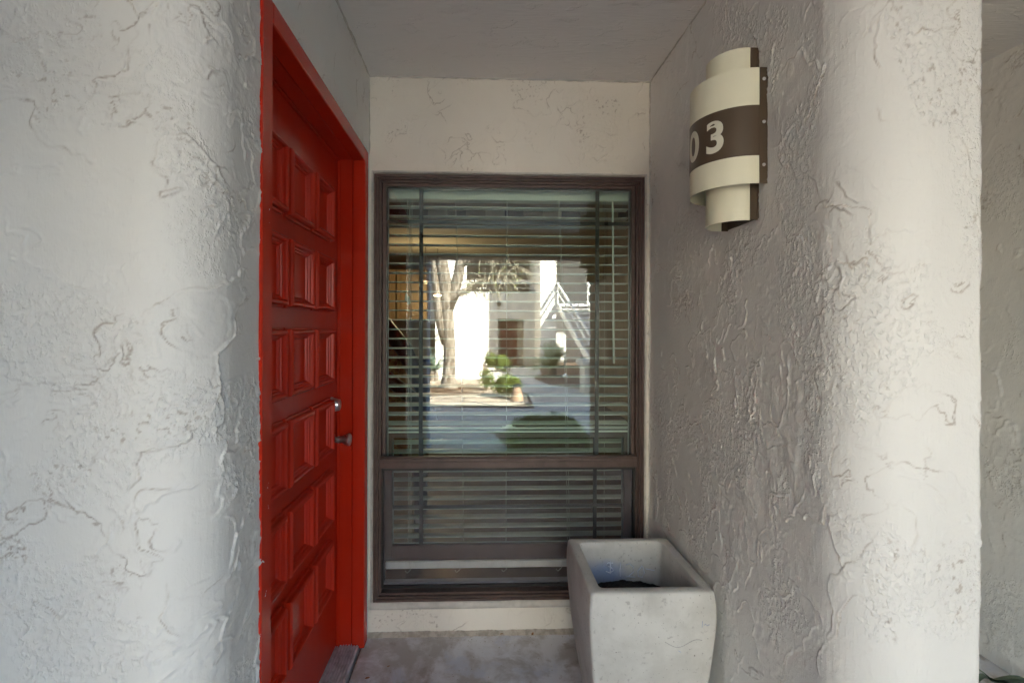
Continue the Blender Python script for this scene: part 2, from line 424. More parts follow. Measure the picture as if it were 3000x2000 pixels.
# ---------------------------------------------------------------- ground and paving
gv, gf = [], []
ys = [60, -8, -19, -60, -700]; xs = [-700, -30, 30, 700]; ys[0] = 700
for y in ys:
    for x in xs: gv.append((x, y, gz(y) - .03))
for i in range(len(ys) - 1):
    for j in range(3): gf.append((i * 4 + j, i * 4 + j + 1, (i + 1) * 4 + j + 1, (i + 1) * 4 + j))
g = from_py('ground', gv, [f[::-1] for f in gf], 'ground'); tag(g, kind='structure')
bmx = bmesh.new(); bmx.from_mesh(g.data); bmesh.ops.recalc_face_normals(bmx, faces=bmx.faces[:])
if bmx.faces[0].normal.z < 0: bmesh.ops.reverse_faces(bmx, faces=bmx.faces[:])
bmx.to_mesh(g.data); bmx.free()

pf = sheet('porch_floor', 'floor', [(-.488, .0), (-.488, -1.30), (.99, -1.30), (.99, 0)], 0.0, None, .1); tag(pf, kind='structure')
pf2 = sheet('side_porch_floor', 'floor', [(.9905, .6), (.9905, -1.30), (2.075, -1.30), (2.075, .6)], -.002, None, .1); tag(pf2, kind='structure')
# walkway in front, cast in bays with open joints
wk = bpy.data.objects.new('walkway', None); col.objects.link(wk); tag(wk, kind='structure')
def jx(y, k): return [-3.4, -.62, .62, 4.2][k] + (0, .10, -.16, 0)[k] * (-y - 1.3)
for k in range(3):
    for (ya, yb) in ((-1.31, -2.55), (-2.57, -4.1), (-4.12, -5.95)):
        x = [jx(ya, k) + .012, jx(ya, k + 1), jx(yb, k + 1), jx(yb, k) + .012]
        if k == 2 and ya < -2.5 and yb > -4.2:
            x[0], x[3] = 1.36, 1.36
        sheet('concrete_slab', 'pave', [(x[0], ya), (x[1], ya), (x[2], yb), (x[3], yb)], -.004, wk, .08)
pt = sheet('path', 'pave', [(.95, -5.97), (4.2, -5.97), (4.2, -7.2), (2.6, -8.0), (1.7, -9.6), (1.5, -11.6), (2.0, -13.2), (2.3, -16.9), (.3, -16.9), (.3, -13.4), (.1, -11.2), (.55, -9.2), (1.0, -7.9)], -.006, None, .06)
tag(pt, kind='structure')
for v in pt.data.vertices: v.co.z += gz(v.co.y)
sd = sheet('planting_bed', 'sand', [(-4, -6.35), (-.6, -6.38), (.5, -6.25), (.93, -6.6), (.95, -7.9), (.4, -9.4), (-.1, -11.4), (-4, -11.4)], -.016); tag(sd, kind='structure')
for v in sd.data.vertices: v.co.z += gz(v.co.y)
edg = bpy.data.objects.new('paver_edging', None); col.objects.link(edg); tag(edg, kind='structure')
for i in range(12):
    x = -3.1 + i * .225
    o = box('paver', 'paver', edg, x, x + .205, -6.34, -5.965, -.06, -.004 + random.uniform(-.004, .004), bev=.01)

# ---------------------------------------------------------------- this building
home = thing('apartment_building', 'pale stucco apartment block with recessed entry, red door and bronze window', 'building')
LX, RX = -.485, .758
# wall left of the alcove with its rounded corner, running back to the door casing
pl = seg((-1.45, -1.262), (-.60, -1.262), .1) + arc(-.60, -1.147, .115, -90, 0)[1:] + seg((LX, -1.147), (LX, -1.00))[1:]
o = plan_wall('wall', 'wall', home, pl, .25, 2.15, .0027, .95, 1.15, 11, .16, ((0, .80, 1.0), (.75, .85, 1.2))); o['label'] = 'broad pale stucco wall beside the red door with rounded corner'
plan_wall('wall', 'wall', home, pl, 2.15, 2.45, .02, .4, 1.0, 11); plan_wall('wall', 'wall', home, pl, -.03, .25, .02, .4, 1.0, 11)
box('wall', 'wall', home, -5.0, -1.449, -1.258, -1.1, -.03, 2.437)
# strip above the door and in the corner behind it
plan_wall('wall', 'wall', home, seg((LX, -1.00), (LX, .006)), 2.078, 2.44, .003, .8, .6, 23)
plan_wall('wall', 'wall', home, seg((LX, -.060), (LX, .006)), 0, 2.078, .006, .6, .6, 24)
# window wall, around the opening
WX0, WX1, WZ0, WZ1 = -.462, .731, .140, 2.016
for (a, b2, c0, c1, sd_) in ((LX - .006, RX + .006, WZ1, 2.44, 31), (LX - .006, RX + .006, -.01, WZ0, 32), (LX - .006, WX0, WZ0, WZ1, 33), (WX1, RX + .006, WZ0, WZ1, 34)):
    o = plan_wall('wall', 'wall_back', home, seg((a, 0), (b2, 0)), c0, c1, .003 if sd_ < 33 else .004, .55, 1.0, sd_)
    if sd_ == 31: o['label'] = 'stucco wall above the window with warm light tinted into its colour'
V, F = [], []
# reveals of the opening
def quad(V, F, a, b2, c, d):
    k = len(V); V += [a, b2, c, d]; F.append((k, k + 1, k + 2, k + 3))
quad(V, F, (WX0, 0, WZ0), (WX0, .17, WZ0), (WX0, .17, WZ1), (WX0, 0, WZ1))
quad(V, F, (WX1, 0, WZ0), (WX1, .17, WZ0), (WX1, .17, WZ1), (WX1, 0, WZ1))
quad(V, F, (WX0, 0, WZ1), (WX1, 0, WZ1), (WX1, .17, WZ1), (WX0, .17, WZ1))
quad(V, F, (WX0, 0, WZ0), (WX1, 0, WZ0), (WX1, .17, WZ0), (WX0, .17, WZ0))
from_py('window_reveal', V, F, 'wall_back', home, False)
# right-hand wall, rounded corner, and the narrow front pier
pr = seg((RX, .012), (RX, -1.06)) + arc(RX + .14, -1.06, .14, 180, 270, 16)[1:] + seg((RX + .14, -1.20), (.977, -1.20))[1:] + arc(.977, -1.186, .014, -90, 0, 6)[1:] + seg((.991, -1.186), (.991, -1.10), .06)[1:]
o = plan_wall('wall', 'wall', home, pr, .12, 2.44, .0026, .95, .80, 41, .06, ((0, 1.0, 1.25), (1.0, 1.0, .55))); o['label'] = 'grey stucco side wall carrying the number lamp'
plan_wall('wall', 'wall', home, pr, -.01, .12, .01, .5, .6, 41)
plan_wall('wall', 'wall', home, seg((.991, -1.10), (.991, .6)), -.01, 2.44, .02, .6, .6, 43)
# neighbouring alcove
plan_wall('wall', 'wall', home, seg((2.075, .602), (2.075, -1.2)), 0, 2.45, .005, 1.2, .7, 51)
box('wall', 'wall', home, 2.0795, 5.5, -1.2, .75, -.02, 2.437)
box('wall', 'wall', home, .993, 2.2, .603, .75, -.02, 2.439)
plan_wall('wall', 'wall', home, seg((.97, .6), (2.085, .6)), 0, 2.45, .02, .6, 1.0, 52)
# unseen side walls, added to block side light from the porch
box('side_light_blocker', 'blocker', home, -1.62, -1.30, -3.30, -1.259, -.02, 2.437)
box('side_light_blocker', 'blocker', home, 2.14, 2.45, -3.30, -1.201, -.02, 2.437)
# ceilings and the walkway slab above, with its dropped beam
boxes('ceiling', 'ceil', home, [(-5, 5.5, -3.30, .16, 2.438, 2.70), (.9, 2.2, .16, .75, 2.441, 2.70)])
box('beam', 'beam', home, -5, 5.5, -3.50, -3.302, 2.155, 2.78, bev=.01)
box('column', 'column', home, -1.05, -.575, -3.52, -3.17, -.02, 2.154, bev=.02)
box('column', 'column', home, 1.42, 2.139, -3.52, -3.17, -.02, 2.154, bev=.02)  # unseen, added to narrow the opening and cut light on the front pier
box('upper_storey', 'wall', home, -5, 5.5, -1.26, 6.0, 2.702, 4.5)
# railing along the upper walkway
boxes('upper_rail', 'metal_white', home, [(-5, 5.5, -3.45, -3.41, 3.70, 3.74), (-5, 5.5, -3.45, -3.41, 3.25, 3.28)] + [(x * .9 - 5, x * .9 - 4.96, -3.45, -3.41, 2.78, 3.70) for x in range(12)])

# ---- door (part of the building) and its pieces
DX = -.595; Y0, Y1, DT = -.987, -.081, 2.044
slab = box('door', 'red', home, DX - .044, DX, Y0 - .012, Y1 + .012, .018, DT + .01)
slab['label'] = 'glossy red door of eighteen raised square panels'
pw, ph = .1065, .1075
prof = [(0, 0), (0, .009), (.0055, .0105), (.0055, .0235), (.0095, .0290), (.017, .0300), (.0215, .0260), (.0235, .0175), (.0285, .0165), (.0305, .0115), (.0350, .0105), (.0375, .0035)]
V, F = [], []
for ins, h in prof:
    for (a, b2) in ((-1, -1), (1, -1), (1, 1), (-1, 1)): V.append((h, a * (pw - ins), b2 * (ph - ins)))
for i in range(len(prof) - 1):
    for j in range(4): F.append((i * 4 + j, i * 4 + (j + 1) % 4, (i + 1) * 4 + (j + 1) % 4, (i + 1) * 4 + j))
e = (len(prof) - 1) * 4; F.append((e, e + 1, e + 2, e + 3))
pm = None
for r in range(6):
    for yc in (-.3065, -.5355, -.7645):
        if pm is None:
            o = from_py('panel', V, F, 'red', slab)
            b2 = bmesh.new(); b2.from_mesh(o.data); bmesh.ops.bevel(b2, geom=[ed for ed in b2.edges], offset=.0007, segments=1, affect='EDGES'); b2.to_mesh(o.data); b2.free()
            pm = o.data
        else: o = link('panel', pm, None, slab)
        o.location = (DX + .0005, yc + random.uniform(-.0008, .0008), 1.783 - r * .2756 + random.uniform(-.0008, .0008))
# frame: jamb, stop and brick-mould, three sides
def u_frame(name, m, parent, x0, x1, inset0, inset1, bev=.002):
    """three-sided frame between offsets outside the opening; x range in depth"""
    return boxes(name, m, parent, [
        (x0, x1, Y1 + inset0, Y1 + inset1, 0.0, DT + inset1),
        (x0, x1, Y0 - inset1, Y0 - inset0, 0.0, DT + inset1),
        (x0, x1, Y0 - inset0 + .0005, Y1 + inset0 - .0005, DT + inset0, DT + inset1)], bev)
u_frame('jamb', 'red', slab, DX - .05, -.5335, 0.0, .035)
u_frame('casing', 'red', slab, -.531, LX + .006, -.004, .050, .003)
u_frame('weather_strip', 'red', slab, DX + .001, DX + .012, -.008, -.0008, .001)
th = boxes('threshold', 'alu', slab, [(-.60, -.5005, Y0 - .03, Y1 + .03, -.02, .010)] + [(-.592 + i * .0115, -.592 + i * .0115 + .007, Y0 - .03, Y1 + .03, .0095, .0145) for i in range(8)], .001)
box('gap_floor', 'crumb', home, -.50, -.4885, -1.1, .0, -.05, -.022)
# deadbolt and knob
yl = 1.944 - CAM_D
db = lathe('deadbolt', 'steel', slab, [(0, .0), (.031, 0), (.031, .004), (.028, .007), (.0235, .030), (.0225, .033), (.020, .0345), (.014, .0345), (.0135, .032), (.0, .032)], (1, 0, 0), (DX + .001, yl, 1.032))
lathe('cylinder', 'steel', db, [(0.0, .033), (.010, .033), (.0095, .0355), (0, .0355)], (1, 0, 0), (DX + .001, yl, 1.032))
kn = lathe('knob', 'steel', slab, [(0, 0), (.034, 0), (.034, .003), (.030, .008), (.014, .011), (.0115, .013), (.0115, .026), (.0135, .0275), (.0135, .031), (.012, .033), (.0135, .042), (.0215, .062), (.0245, .069), (.0245, .074), (.021, .0775), (.012, .0775), (.011, .076), (0, .076)], (1, 0, 0), (DX + .001, yl, .892))
lathe('keyway', 'steel', kn, [(0, .0765), (.008, .0765), (.007, .079), (0, .079)], (1, 0, 0), (DX + .001, yl, .892), 16)

# ---- window (part of the building) and its pieces
FX0, FX1, FZ0, FZ1 = -.459, .728, .150, 2.010
def ring(x0, x1, z0, z1, wd, y0, y1):
    return [(x0, x0 + wd, y0, y1, z0, z1), (x1 - wd, x1, y0, y1, z0, z1), (x0 + wd - .0005, x1 - wd + .0005, y0, y1, z1 - wd, z1), (x0 + wd - .0005, x1 - wd + .0005, y0, y1, z0, z0 + wd)]
win = boxes('window', 'bronze', home, ring(FX0, FX1, FZ0, FZ1, .012, -.014, .11) + ring(FX0 + .0115, FX1 - .0115, FZ0 + .0115, FZ1 - .0115, .009, -.006, .11) + ring(FX0 + .020, FX1 - .020, FZ0 + .020, FZ1 - .020, .010, .006, .11), .0015)
win['label'] = 'tall bronze framed window with open lower sash behind a screen'
# plaster bead round the frame and the sill ledge
boxes('plaster_bead', 'bead', win, [(WX0 - .010, WX0 - .001, -.010, .02, WZ0 - .004, WZ1 + .010), (WX1 + .001, WX1 + .010, -.010, .02, WZ0 - .004, WZ1 + .010), (WX0 - .001, WX1 + .001, -.009, .02, WZ1 + .001, WZ1 + .010)], .002)
V, F = [], []
nn = 90
for i in range(nn + 1):
    x = WX0 - .01 + (WX1 - WX0 + .02) * i / nn
    j = noise.noise(Vector((x * 9, 0, 4))) * .004
    for (y, z) in ((-.001, .118), (-.018, .121), (-.021, .128 + j * .3), (-.019, .144 + j), (-.012, .152 + j), (.0, .156 + j)): V.append((x, y, z))
for i in range(nn):
    for j in range(5): F.append((i * 6 + j, (i + 1) * 6 + j, (i + 1) * 6 + j + 1, i * 6 + j + 1))
from_py('sill', V, F, 'bead', win, True)
# upper sash
US = boxes('upper_sash', 'bronze', win, ring(-.428, .697, .735, 1.983, .016, .020, .048), .0015)
def pane(name, m, parent, x0, x1, z0, z1, y):
    return from_py(name, [(x0, y, z0), (x1, y, z0), (x1, y, z1), (x0, y, z1)], [(0, 1, 2, 3)], m, parent)
pane('pane', 'glass', US, -.413, .682, .750, 1.968, .034)
for x in (-.261, .5305): box('muntin', 'bronze_dark', US, x - .0085, x + .0085, .0375, .0405, .752, 1.966)
box('muntin', 'bronze_dark', US, -.411, .680, .0378, .0402, 1.806, 1.822)
boxes('glazing_bead', 'bronze_dark', US, ring(-.414, .683, .749, 1.969, .006, .036, .0465))
boxes('spacer_edge', 'track', US, ring(-.408, .677, .757, 1.962, .003, .0412, .046))
# meeting rail in front
boxes('meeting_rail', 'bronze', win, [(-.436, .705, -.002, .052, .727, .756), (-.436, .705, -.006, .030, .756, .772), (-.430, .699, -.004, .02, .772, .7785)], .002)
# lower sash, pushed up
LS = boxes('lower_sash', 'bronze', win, [(-.430, -.390, .056, .084, .318, .912), (.659, .699, .056, .084, .318, .912), (-.3905, .6595, .056, .084, .318, .386), (-.3905, .6595, .056, .084, .868, .890)], .002)
pane('pane', 'glass_low', LS, -.392, .661, .384, .870, .068)
for x in (-.262, .531): box('muntin', 'bronze_dark', LS, x - .0085, x + .0085, .0705, .0735, .386, .868)
box('muntin', 'bronze_dark', LS, -.390, .659, .0708, .0732, .545, .561)
boxes('spacer_edge', 'track', LS, ring(-.390, .659, .387, .868, .004, .0745, .079))
boxes('sash_top', 'blind', LS, [(-.428, .697, .054, .084, .8915, .8985), (-.428, .697, .054, .084, .9085, .9145)], .001)
LS.location.z = -.021
box('wool_pile', 'pile', LS, -.420, .690, .0545, .083, .8988, .9083)
boxes('latch', 'blind', LS, [(.105, .165, .050, .07, .9148, .920), (.120, .150, .046, .06, .9205, .930)], .001)
# screen over the lower half
SC = boxes('screen_frame', 'bronze_dark', win, ring(-.432, .701, .196, .7265, .013, .012, .022), .001)
pane('insect_screen', 'screen', SC, -.420, .689, .208, .714, .0205)
boxes('sill_track', 'track', win, [(-.428, .697, .050, .100, .160, .194), (-.428, .697, .050, .056, .194, .203)], .002)

# ---- window blind, hanging inside
bl = thing('window_blind', 'white horizontal slatted blind hanging behind the bronze window', 'blind', (.135, .142, .22))
hr = box('headrail', 'blind', None, -.44, .71, .112, .172, 1.935, 2.005, bev=.003); setparent(hr, bl)
bm = bmesh.new(); n = 6; sv = []
for x in (-.565, .565):
    for i in range(n + 1):
        t = -1 + 2 * i / n
        sv.append((x, t * .025, .0028 * (1 - t * t)))
V = [(a, b2, c) for a, b2, c in sv] + [(a, b2, c - .0036) for a, b2, c in sv]; F = []
k = n + 1
for i in range(n):
    F.append((i, k + i, k + i + 1, i + 1)); F.append((2 * k + i, 2 * k + i + 1, 3 * k + i + 1, 3 * k + i))
F += [(0, 2 * k, 3 * k, k), (n, k + n, 3 * k + n, 2 * k + n), tuple(range(0, k)) + tuple(range(2 * k, 3 * k))[::-1], tuple(range(k, 2 * k)) + tuple(range(3 * k, 4 * k))[::-1]]
bm.free()
smesh = bpy.data.meshes.new('slat'); smesh.from_pydata(V, [], F); smesh.update()
b2 = bmesh.new(); b2.from_mesh(smesh); bmesh.ops.recalc_face_normals(b2, faces=b2.faces[:]); b2.to_mesh(smesh); b2.free()
z = 1.905; i = 0
while z > .285:
    o = link('slat', smesh, 'blind' if i == 0 else None, bl)
    o.location = (0, random.uniform(-.0015, .0015), z - .22)
    o.rotation_euler = (R(random.uniform(-1.2, 1.2) + 9.0 * max(0, min(1, (1.32 - z) / .35, (z - .62) / .12))), R(random.uniform(-.12, .12)), 0)
    z -= .0437; i += 1
br = box('bottom_rail', 'blind', None, -.43, .70, .115, .167, .230, .263, bev=.003); setparent(br, bl)
for x, dx in ((-.318, 0), (-.325, 0), (-.095, .045), (.126, 0), (.385, .05), (.392, .055)):
    c = tube('ladder_cord', 'cord', None, [(x - dx * .4, .1145, 1.94), (x + dx * .3, .1145, 1.1), (x + dx * .6, .1145, .26)], .0011, 5); setparent(c, bl)
for x in (-.32, .13, .60):
    c = tube('ladder_cord', 'cord', None, [(x, .170, 1.94), (x, .170, .26)], .0011, 5); setparent(c, bl)
wd = tube('tilt_wand', 'blind', None, [(.617, .100, 1.93), (.617, .098, 1.90), (.624, .098, 1.18)], [.003, .0045, .0055], 6); setparent(wd, bl)
for x, zt in ((-.336, 1.50), (-.325, 1.487)):
    c = tube('pull_cord', 'cord', None, [(x + .004, .104, 1.935), (x, .102, zt)], .001, 5); setparent(c, bl)
    t_ = lathe('tassel', 'blind', c, [(0, 0), (.003, 0), (.006, -.012), (.0065, -.034), (.004, -.038), (0, -.038)], (0, 0, 1), (x, .102, zt), 10)
    t_.matrix_parent_inverse = Matrix()
for x in (-.318, -.09, .126, .38):
    a = random.uniform(-.012, .02)
    c = tube('cord_loop', 'cord', None, [(x + a, .1125, .272), (x + .004, .111, .228), (x - .012, .110, .214), (x - .020, .1115, .224)], .0013, 5); setparent(c, bl)

# ---------------------------------------------------------------- number lamp on the side wall
SY = 1.36 - CAM_D; SX = .7362
lamp = thing('wall_lamp', 'cream half cylinder wall lamp with brown band numbered 03', 'wall lamp', (RX, SY, 1.636))
def halfshell(name, m, Rr, z0, z1, th_=.002, ph0=-90, ph1=90, n=40):
    V, F = [], []
    for i in range(n + 1):
        p = R(ph0 + (ph1 - ph0) * i / n)
        for r_, z_ in ((Rr, z0), (Rr, z1), (Rr - th_, z1), (Rr - th_, z0)):
            V.append((SX - r_ * math.cos(p), SY - r_ * math.sin(p), z_))
    for i in range(n):
        for j in range(4): F.append((i * 4 + j, i * 4 + (j + 1) % 4, (i + 1) * 4 + (j + 1) % 4, (i + 1) * 4 + j))
    F += [(0, 3, 2, 1), (n * 4, n * 4 + 1, n * 4 + 2, n * 4 + 3)]
    o = from_py(name, V, F, m, None, False)
    b2 = bmesh.new(); b2.from_mesh(o.data); bmesh.ops.recalc_face_normals(b2, faces=b2.faces[:])
    for f in b2.faces: f.smooth = True
    for e2 in b2.edges: e2.smooth = len(e2.link_faces) == 2 and e2.calc_face_angle(0) < R(30)
    b2.to_mesh(o.data); b2.free()
    return setparent(o, lamp)
sh = halfshell('outer_shade', 'cream', .121, 1.7236, 2.029)
halfshell('inner_shade', 'cream', .0775, 1.636, 2.107)
band = halfshell('number_band', 'brown', .1222, 1.797, 1.9295, .001)
bp = box('back_plate', 'brown', None, RX - .0035, RX + .001, SY - .084, SY + .084, 1.640, 2.103); setparent(bp, lamp)
for s_ in (-1, 1):
    ya, yb = sorted((SY + s_ * .1225, SY + s_ * .1195)); yc, yd = sorted((SY + s_ * .079, SY + s_ * .0765))
    f1 = box('side_plate', 'brown', None, SX + .0004, RX + .001, ya, yb, 1.7236, 2.029, bev=.0006); setparent(f1, lamp)
    f2 = box('inner_side_plate', 'brown', None, SX + .0004, RX + .001, yc, yd, 1.637, 2.106, bev=.0006); setparent(f2, lamp)
    for z in (1.998, 1.885, 1.772):
        lathe('screw', 'alu', f1, [(0, .0), (.0046, 0), (.0042, .002), (.0018, .0026), (.0016, .0018), (0, .0018)], (0, s_, 0), (.7475, SY + s_ * .1224, z), 14)
def digit(ch, phi):
    cu = bpy.data.curves.new('glyph', 'FONT'); cu.body = ch; cu.size = .117; cu.align_x = 'CENTER'; cu.offset = .0030; cu.resolution_u = 6
    to = bpy.data.objects.new('glyph', cu); col.objects.link(to)
    dg = bpy.context.evaluated_depsgraph_get(); me = bpy.data.meshes.new_from_object(to.evaluated_get(dg))
    bpy.data.objects.remove(to)
    b2 = bmesh.new(); b2.from_mesh(me); bmesh.ops.triangulate(b2, faces=b2.faces[:])
    for _ in range(2): bmesh.ops.subdivide_edges(b2, edges=[e2 for e2 in b2.edges if e2.calc_length() > .012], cuts=1)
    zs = [v.co.y for v in b2.verts]; zc = (min(zs) + max(zs)) / 2; xsx = [v.co.x for v in b2.verts]; xc = (min(xsx) + max(xsx)) / 2
    rr = .1226
    for v in b2.verts:
        p = R(phi) + (v.co.x - xc) / rr
        v.co = Vector((SX - rr * math.cos(p), SY - rr * math.sin(p), 1.862 + (v.co.y - zc)))
    bmesh.ops.recalc_face_normals(b2, faces=b2.faces[:])
    o = from_bm('digit', b2, 'digit', band)
    return o
digit('0', 0.5); digit('3', 37.5)

# ---------------------------------------------------------------- planter
PX, PY = .536, 1.644 - CAM_D
pot = thing('planter', 'square bulging grey concrete planter standing below the number lamp', 'planter', (PX, PY, 0))
def rsq(hw, r, z, n=4):
    out = []
    for (sx, sy, a0) in ((1, 1, 0), (-1, 1, 90), (-1, -1, 180), (1, -1, 270)):
        for i in range(n + 1):
            a = R(a0 + 90 * i / n); out.append((sx * (hw - r) + r * math.cos(a), sy * (hw - r) + r * math.sin(a), z))
    return out
pp = [(.145, .010, .0), (.158, .010, .08), (.171, .010, .16), (.1825, .010, .25), (.1905, .010, .33), (.1965, .010, .40), (.1985, .010, .45), (.1978, .010, .49), (.1945, .010, .522), (.1925, .010, .5285), (.1890, .010, .531), (.161, .016, .531), (.158, .018, .528), (.155, .020, .50), (.150, .022, .42), (.146, .022, .34)]
V, F = [], []
for hw, r, z in pp: V += rsq(hw, r, z)
m_ = 20
for i in range(len(pp) - 1):
    for j in range(m_): F.append((i * m_ + j, i * m_ + (j + 1) % m_, (i + 1) * m_ + (j + 1) % m_, (i + 1) * m_ + j))
F.append(tuple(range(m_))[::-1]); e = (len(pp) - 1) * m_; F.append(tuple(e + j for j in range(m_)))
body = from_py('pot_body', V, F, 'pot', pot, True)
b2 = bmesh.new(); b2.from_mesh(body.data)
for e2 in b2.edges: e2.smooth = len(e2.link_faces) == 2 and e2.calc_face_angle(0) < R(40)
bmesh.ops.recalc_face_normals(b2, faces=b2.faces[:]); b2.to_mesh(body.data); b2.free()
# chalk price on the inner back wall and small marks on the front
def strokes(name, m, paths, rad, parent):
    V, F = [], []
    for p in paths: tube_into(V, F, p, rad, 5)
    return from_py(name, V, F, m, parent, True)
def inner_back(x, z): return (x, .150 + (z - .42) * .0625 - .0012, z)
def L2(pts): return [inner_back(-.155 + a * .30, .392 + b2 * .066) for a, b2 in pts]
price = [L2([(.42, .95), (.36, .98), (.33, .85), (.40, .70), (.43, .55), (.38, .42), (.33, .50)]), L2([(.39, 1.05), (.385, .38)]),
         L2([(.515, .98), (.505, .50), (.51, .22)]),
         L2([(.585, .85), (.63, .92), (.68, .72), (.68, .45), (.62, .22), (.58, .20), (.70, .16)]),
         L2([(.78, .72), (.735, .50), (.74, .20), (.79, .15), (.82, .40), (.80, .72), (.78, .78)]), L2([(.835, .62), (.88, .58), (.95, .52)])]
strokes('chalk_price', 'chalk', price, .0021, body)
def front_pt(x, z):
    for i in range(10):
        if pp[i][2] <= z <= pp[i + 1][2]:
            t = (z - pp[i][2]) / (pp[i + 1][2] - pp[i][2]); return (x, -(pp[i][0] + (pp[i + 1][0] - pp[i][0]) * t) - .0001, z)
    return (x, -.19, z)
strokes('pencil_mark', 'pencil', [[front_pt(.035 + .115 * t, .375 + .012 * math.sin(t * 6 + 2.6)) for t in [i / 14 for i in range(15)]]], .0006, body)
for pth in ([front_pt(.150, .445), front_pt(.149, .425)], [front_pt(.155, .432), front_pt(.160, .436), front_pt(.164, .430), front_pt(.172, .434)], [front_pt(.078, .352), front_pt(.086, .347)]): strokes('chalk_mark', 'stain', [pth], .0008, body)
# soil heap
V, F = [], []; N_ = 36
for i in range(N_ + 1):
    for j in range(N_ + 1):
        x = -.151 + .302 * i / N_; y = -.151 + .302 * j / N_
        d = max(0, 1 - (x * x + y * y * .6) / .028)
        V.append((x, y, .374 + .030 * d + noise.noise(Vector((x * 45, y * 45, 1))) * .004 + random.uniform(-.002, .002)))
for i in range(N_):
    for j in range(N_): F.append((i * (N_ + 1) + j, (i + 1) * (N_ + 1) + j, (i + 1) * (N_ + 1) + j + 1, i * (N_ + 1) + j + 1))
soil = from_py('potting_soil', V, F, 'soil', None); soil.location = (PX, PY, 0)
tag(soil, 'black potting soil heaped inside the concrete planter', 'soil', kind='stuff')

# ---------------------------------------------------------------- small things on the porch
# crumbling mortar line along the foot of the window wall
V, F = [], []; nn = 160
for i in range(nn + 1):
    x = -.485 + 1.24 * i / nn; a = .003 + .003 * noise.noise(Vector((x * 14, 0, 0))) + random.uniform(0, .002)
    V += [(x, -.002, .012 + a), (x, -.008 - a * .6, .007 + a * .4), (x, -.014 - a, .001), (x, -.018 - a, -.004)]
for i in range(nn):
    for j in range(3): F.append((i * 4 + j, (i + 1) * 4 + j, (i + 1) * 4 + j + 1, i * 4 + j + 1))
from_py('mortar_fillet', V, F, 'crumb', home, True)
for nm_, p0_, p1_ in (('a', (LX, -.003, 2.437), (RX, -.003, 2.437)), ('b', (RX - .003, 0, 2.437), (RX - .003, -1.05, 2.437)), ('c', (LX + .003, 0, 2.437), (LX + .003, -1.14, 2.437)), ('d', (RX - .002, -.002, .14), (RX - .002, -.002, 2.437)), ('e', (LX + .002, -.002, 2.10), (LX + .002, -.002, 2.437))):
    a_, b_ = Vector(p0_), Vector(p1_); n_ = int((b_ - a_).length / .008); pts, rr_ = [], []
    for i in range(n_ + 1):
        p = a_.lerp(b_, i / n_); q_ = p * 30
        pts.append(p + Vector((noise.noise(q_), noise.noise(q_ + Vector((9, 0, 0))), noise.noise(q_ + Vector((0, 9, 0))))) * .002)
        rr_.append(max(.0012, .0032 + .003 * noise.noise(p * 22 + Vector((3, 3, 3))) + .0015 * noise.noise(p * 70)))
    tube('caulk_bead', 'bead', home, pts, rr_, 6)
V, F = [], []
for _ in range(260):
    if random.random() < .55: x, y = random.uniform(-.47, .74), -.02 - abs(random.gauss(0, .035))
    else: x, y = random.uniform(-.47, .4), random.uniform(-.5, -.03)
    s_ = random.uniform(.0008, .0028); k = len(V)
    V += [(x + s_ * random.uniform(.6, 1.2), y, .0), (x - s_ * .7, y + s_, .0), (x - s_ * .7, y - s_, .0), (x, y, s_ * random.uniform(.6, 1.2))]
    F += [(k, k + 1, k + 3), (k + 1, k + 2, k + 3), (k + 2, k, k + 3)]
gt = from_py('floor_grit', V, F, 'crumb', None); tag(gt, 'fine pale grit scattered over the porch concrete', 'grit', kind='stuff')
def dryleaf(loc, s_, rz, label):
    V = [(-1, 0, 0), (-.3, .4, .12), (.5, .35, .06), (1, 0, .1), (.4, -.35, .1), (-.4, -.35, .02), (0, 0, -.02)]
    o = from_py('fallen_leaf', [(a * s_, b3 * s_, c * s_ + .003) for a, b3, c in V], [(0, 6, 1), (1, 6, 2), (2, 6, 3), (3, 6, 4), (4, 6, 5), (5, 6, 0)], 'leafdry', None)
    o.location = loc; o.rotation_euler = (R(random.uniform(-8, 8)), R(random.uniform(-8, 8)), rz)
    return tag(o, label, 'leaf')
dryleaf((-.425, -.262, .001), .011, .5, 'orange dry leaf on the concrete beside the door threshold')
dryleaf((-.355, -.20, .001), .007, .2, 'tiny dark dry leaf lying on the open porch concrete')
dryleaf((.235, -.030, .010), .012, 1.2, 'amber dry leaf against wall foot beside the planter')
dryleaf((.10, -.026, .010), .009, .3, 'small brown leaf at the foot of the window wall')
dryleaf((-.492, -.15, -.018), .010, 1.4, 'dry leaf fallen into the gap along the threshold')
# strap-leaved plant in the neighbouring alcove
sp = thing('strap_leaf_plant', 'low strap leaved plant on the floor of the neighbouring alcove', 'plant', (1.95, -.36, 0))
for i in range(14):
    a = R(random.uniform(150, 330)); ln = random.uniform(.12, .22); V, F = [], []
    for k in range(7):
        t = k / 6; r_ = ln * t; zz = .01 + .045 * math.sin(t * 2.6)
        wv_ = .014 * (1 - t) ** .5 + .001
        c = Vector((math.cos(a) * r_, math.sin(a) * r_, max(.004, zz))); s2 = Vector((-math.sin(a), math.cos(a), 0)) * wv_
        V += [tuple(c - s2 + Vector((0, 0, .004))), tuple(c), tuple(c + s2 + Vector((0, 0, .004)))]
    for k in range(6):
        F += [(k * 3, k * 3 + 1, k * 3 + 4, k * 3 + 3), (k * 3 + 1, k * 3 + 2, k * 3 + 5, k * 3 + 4)]
    from_py('leaf', V, F, 'agave', sp, True)

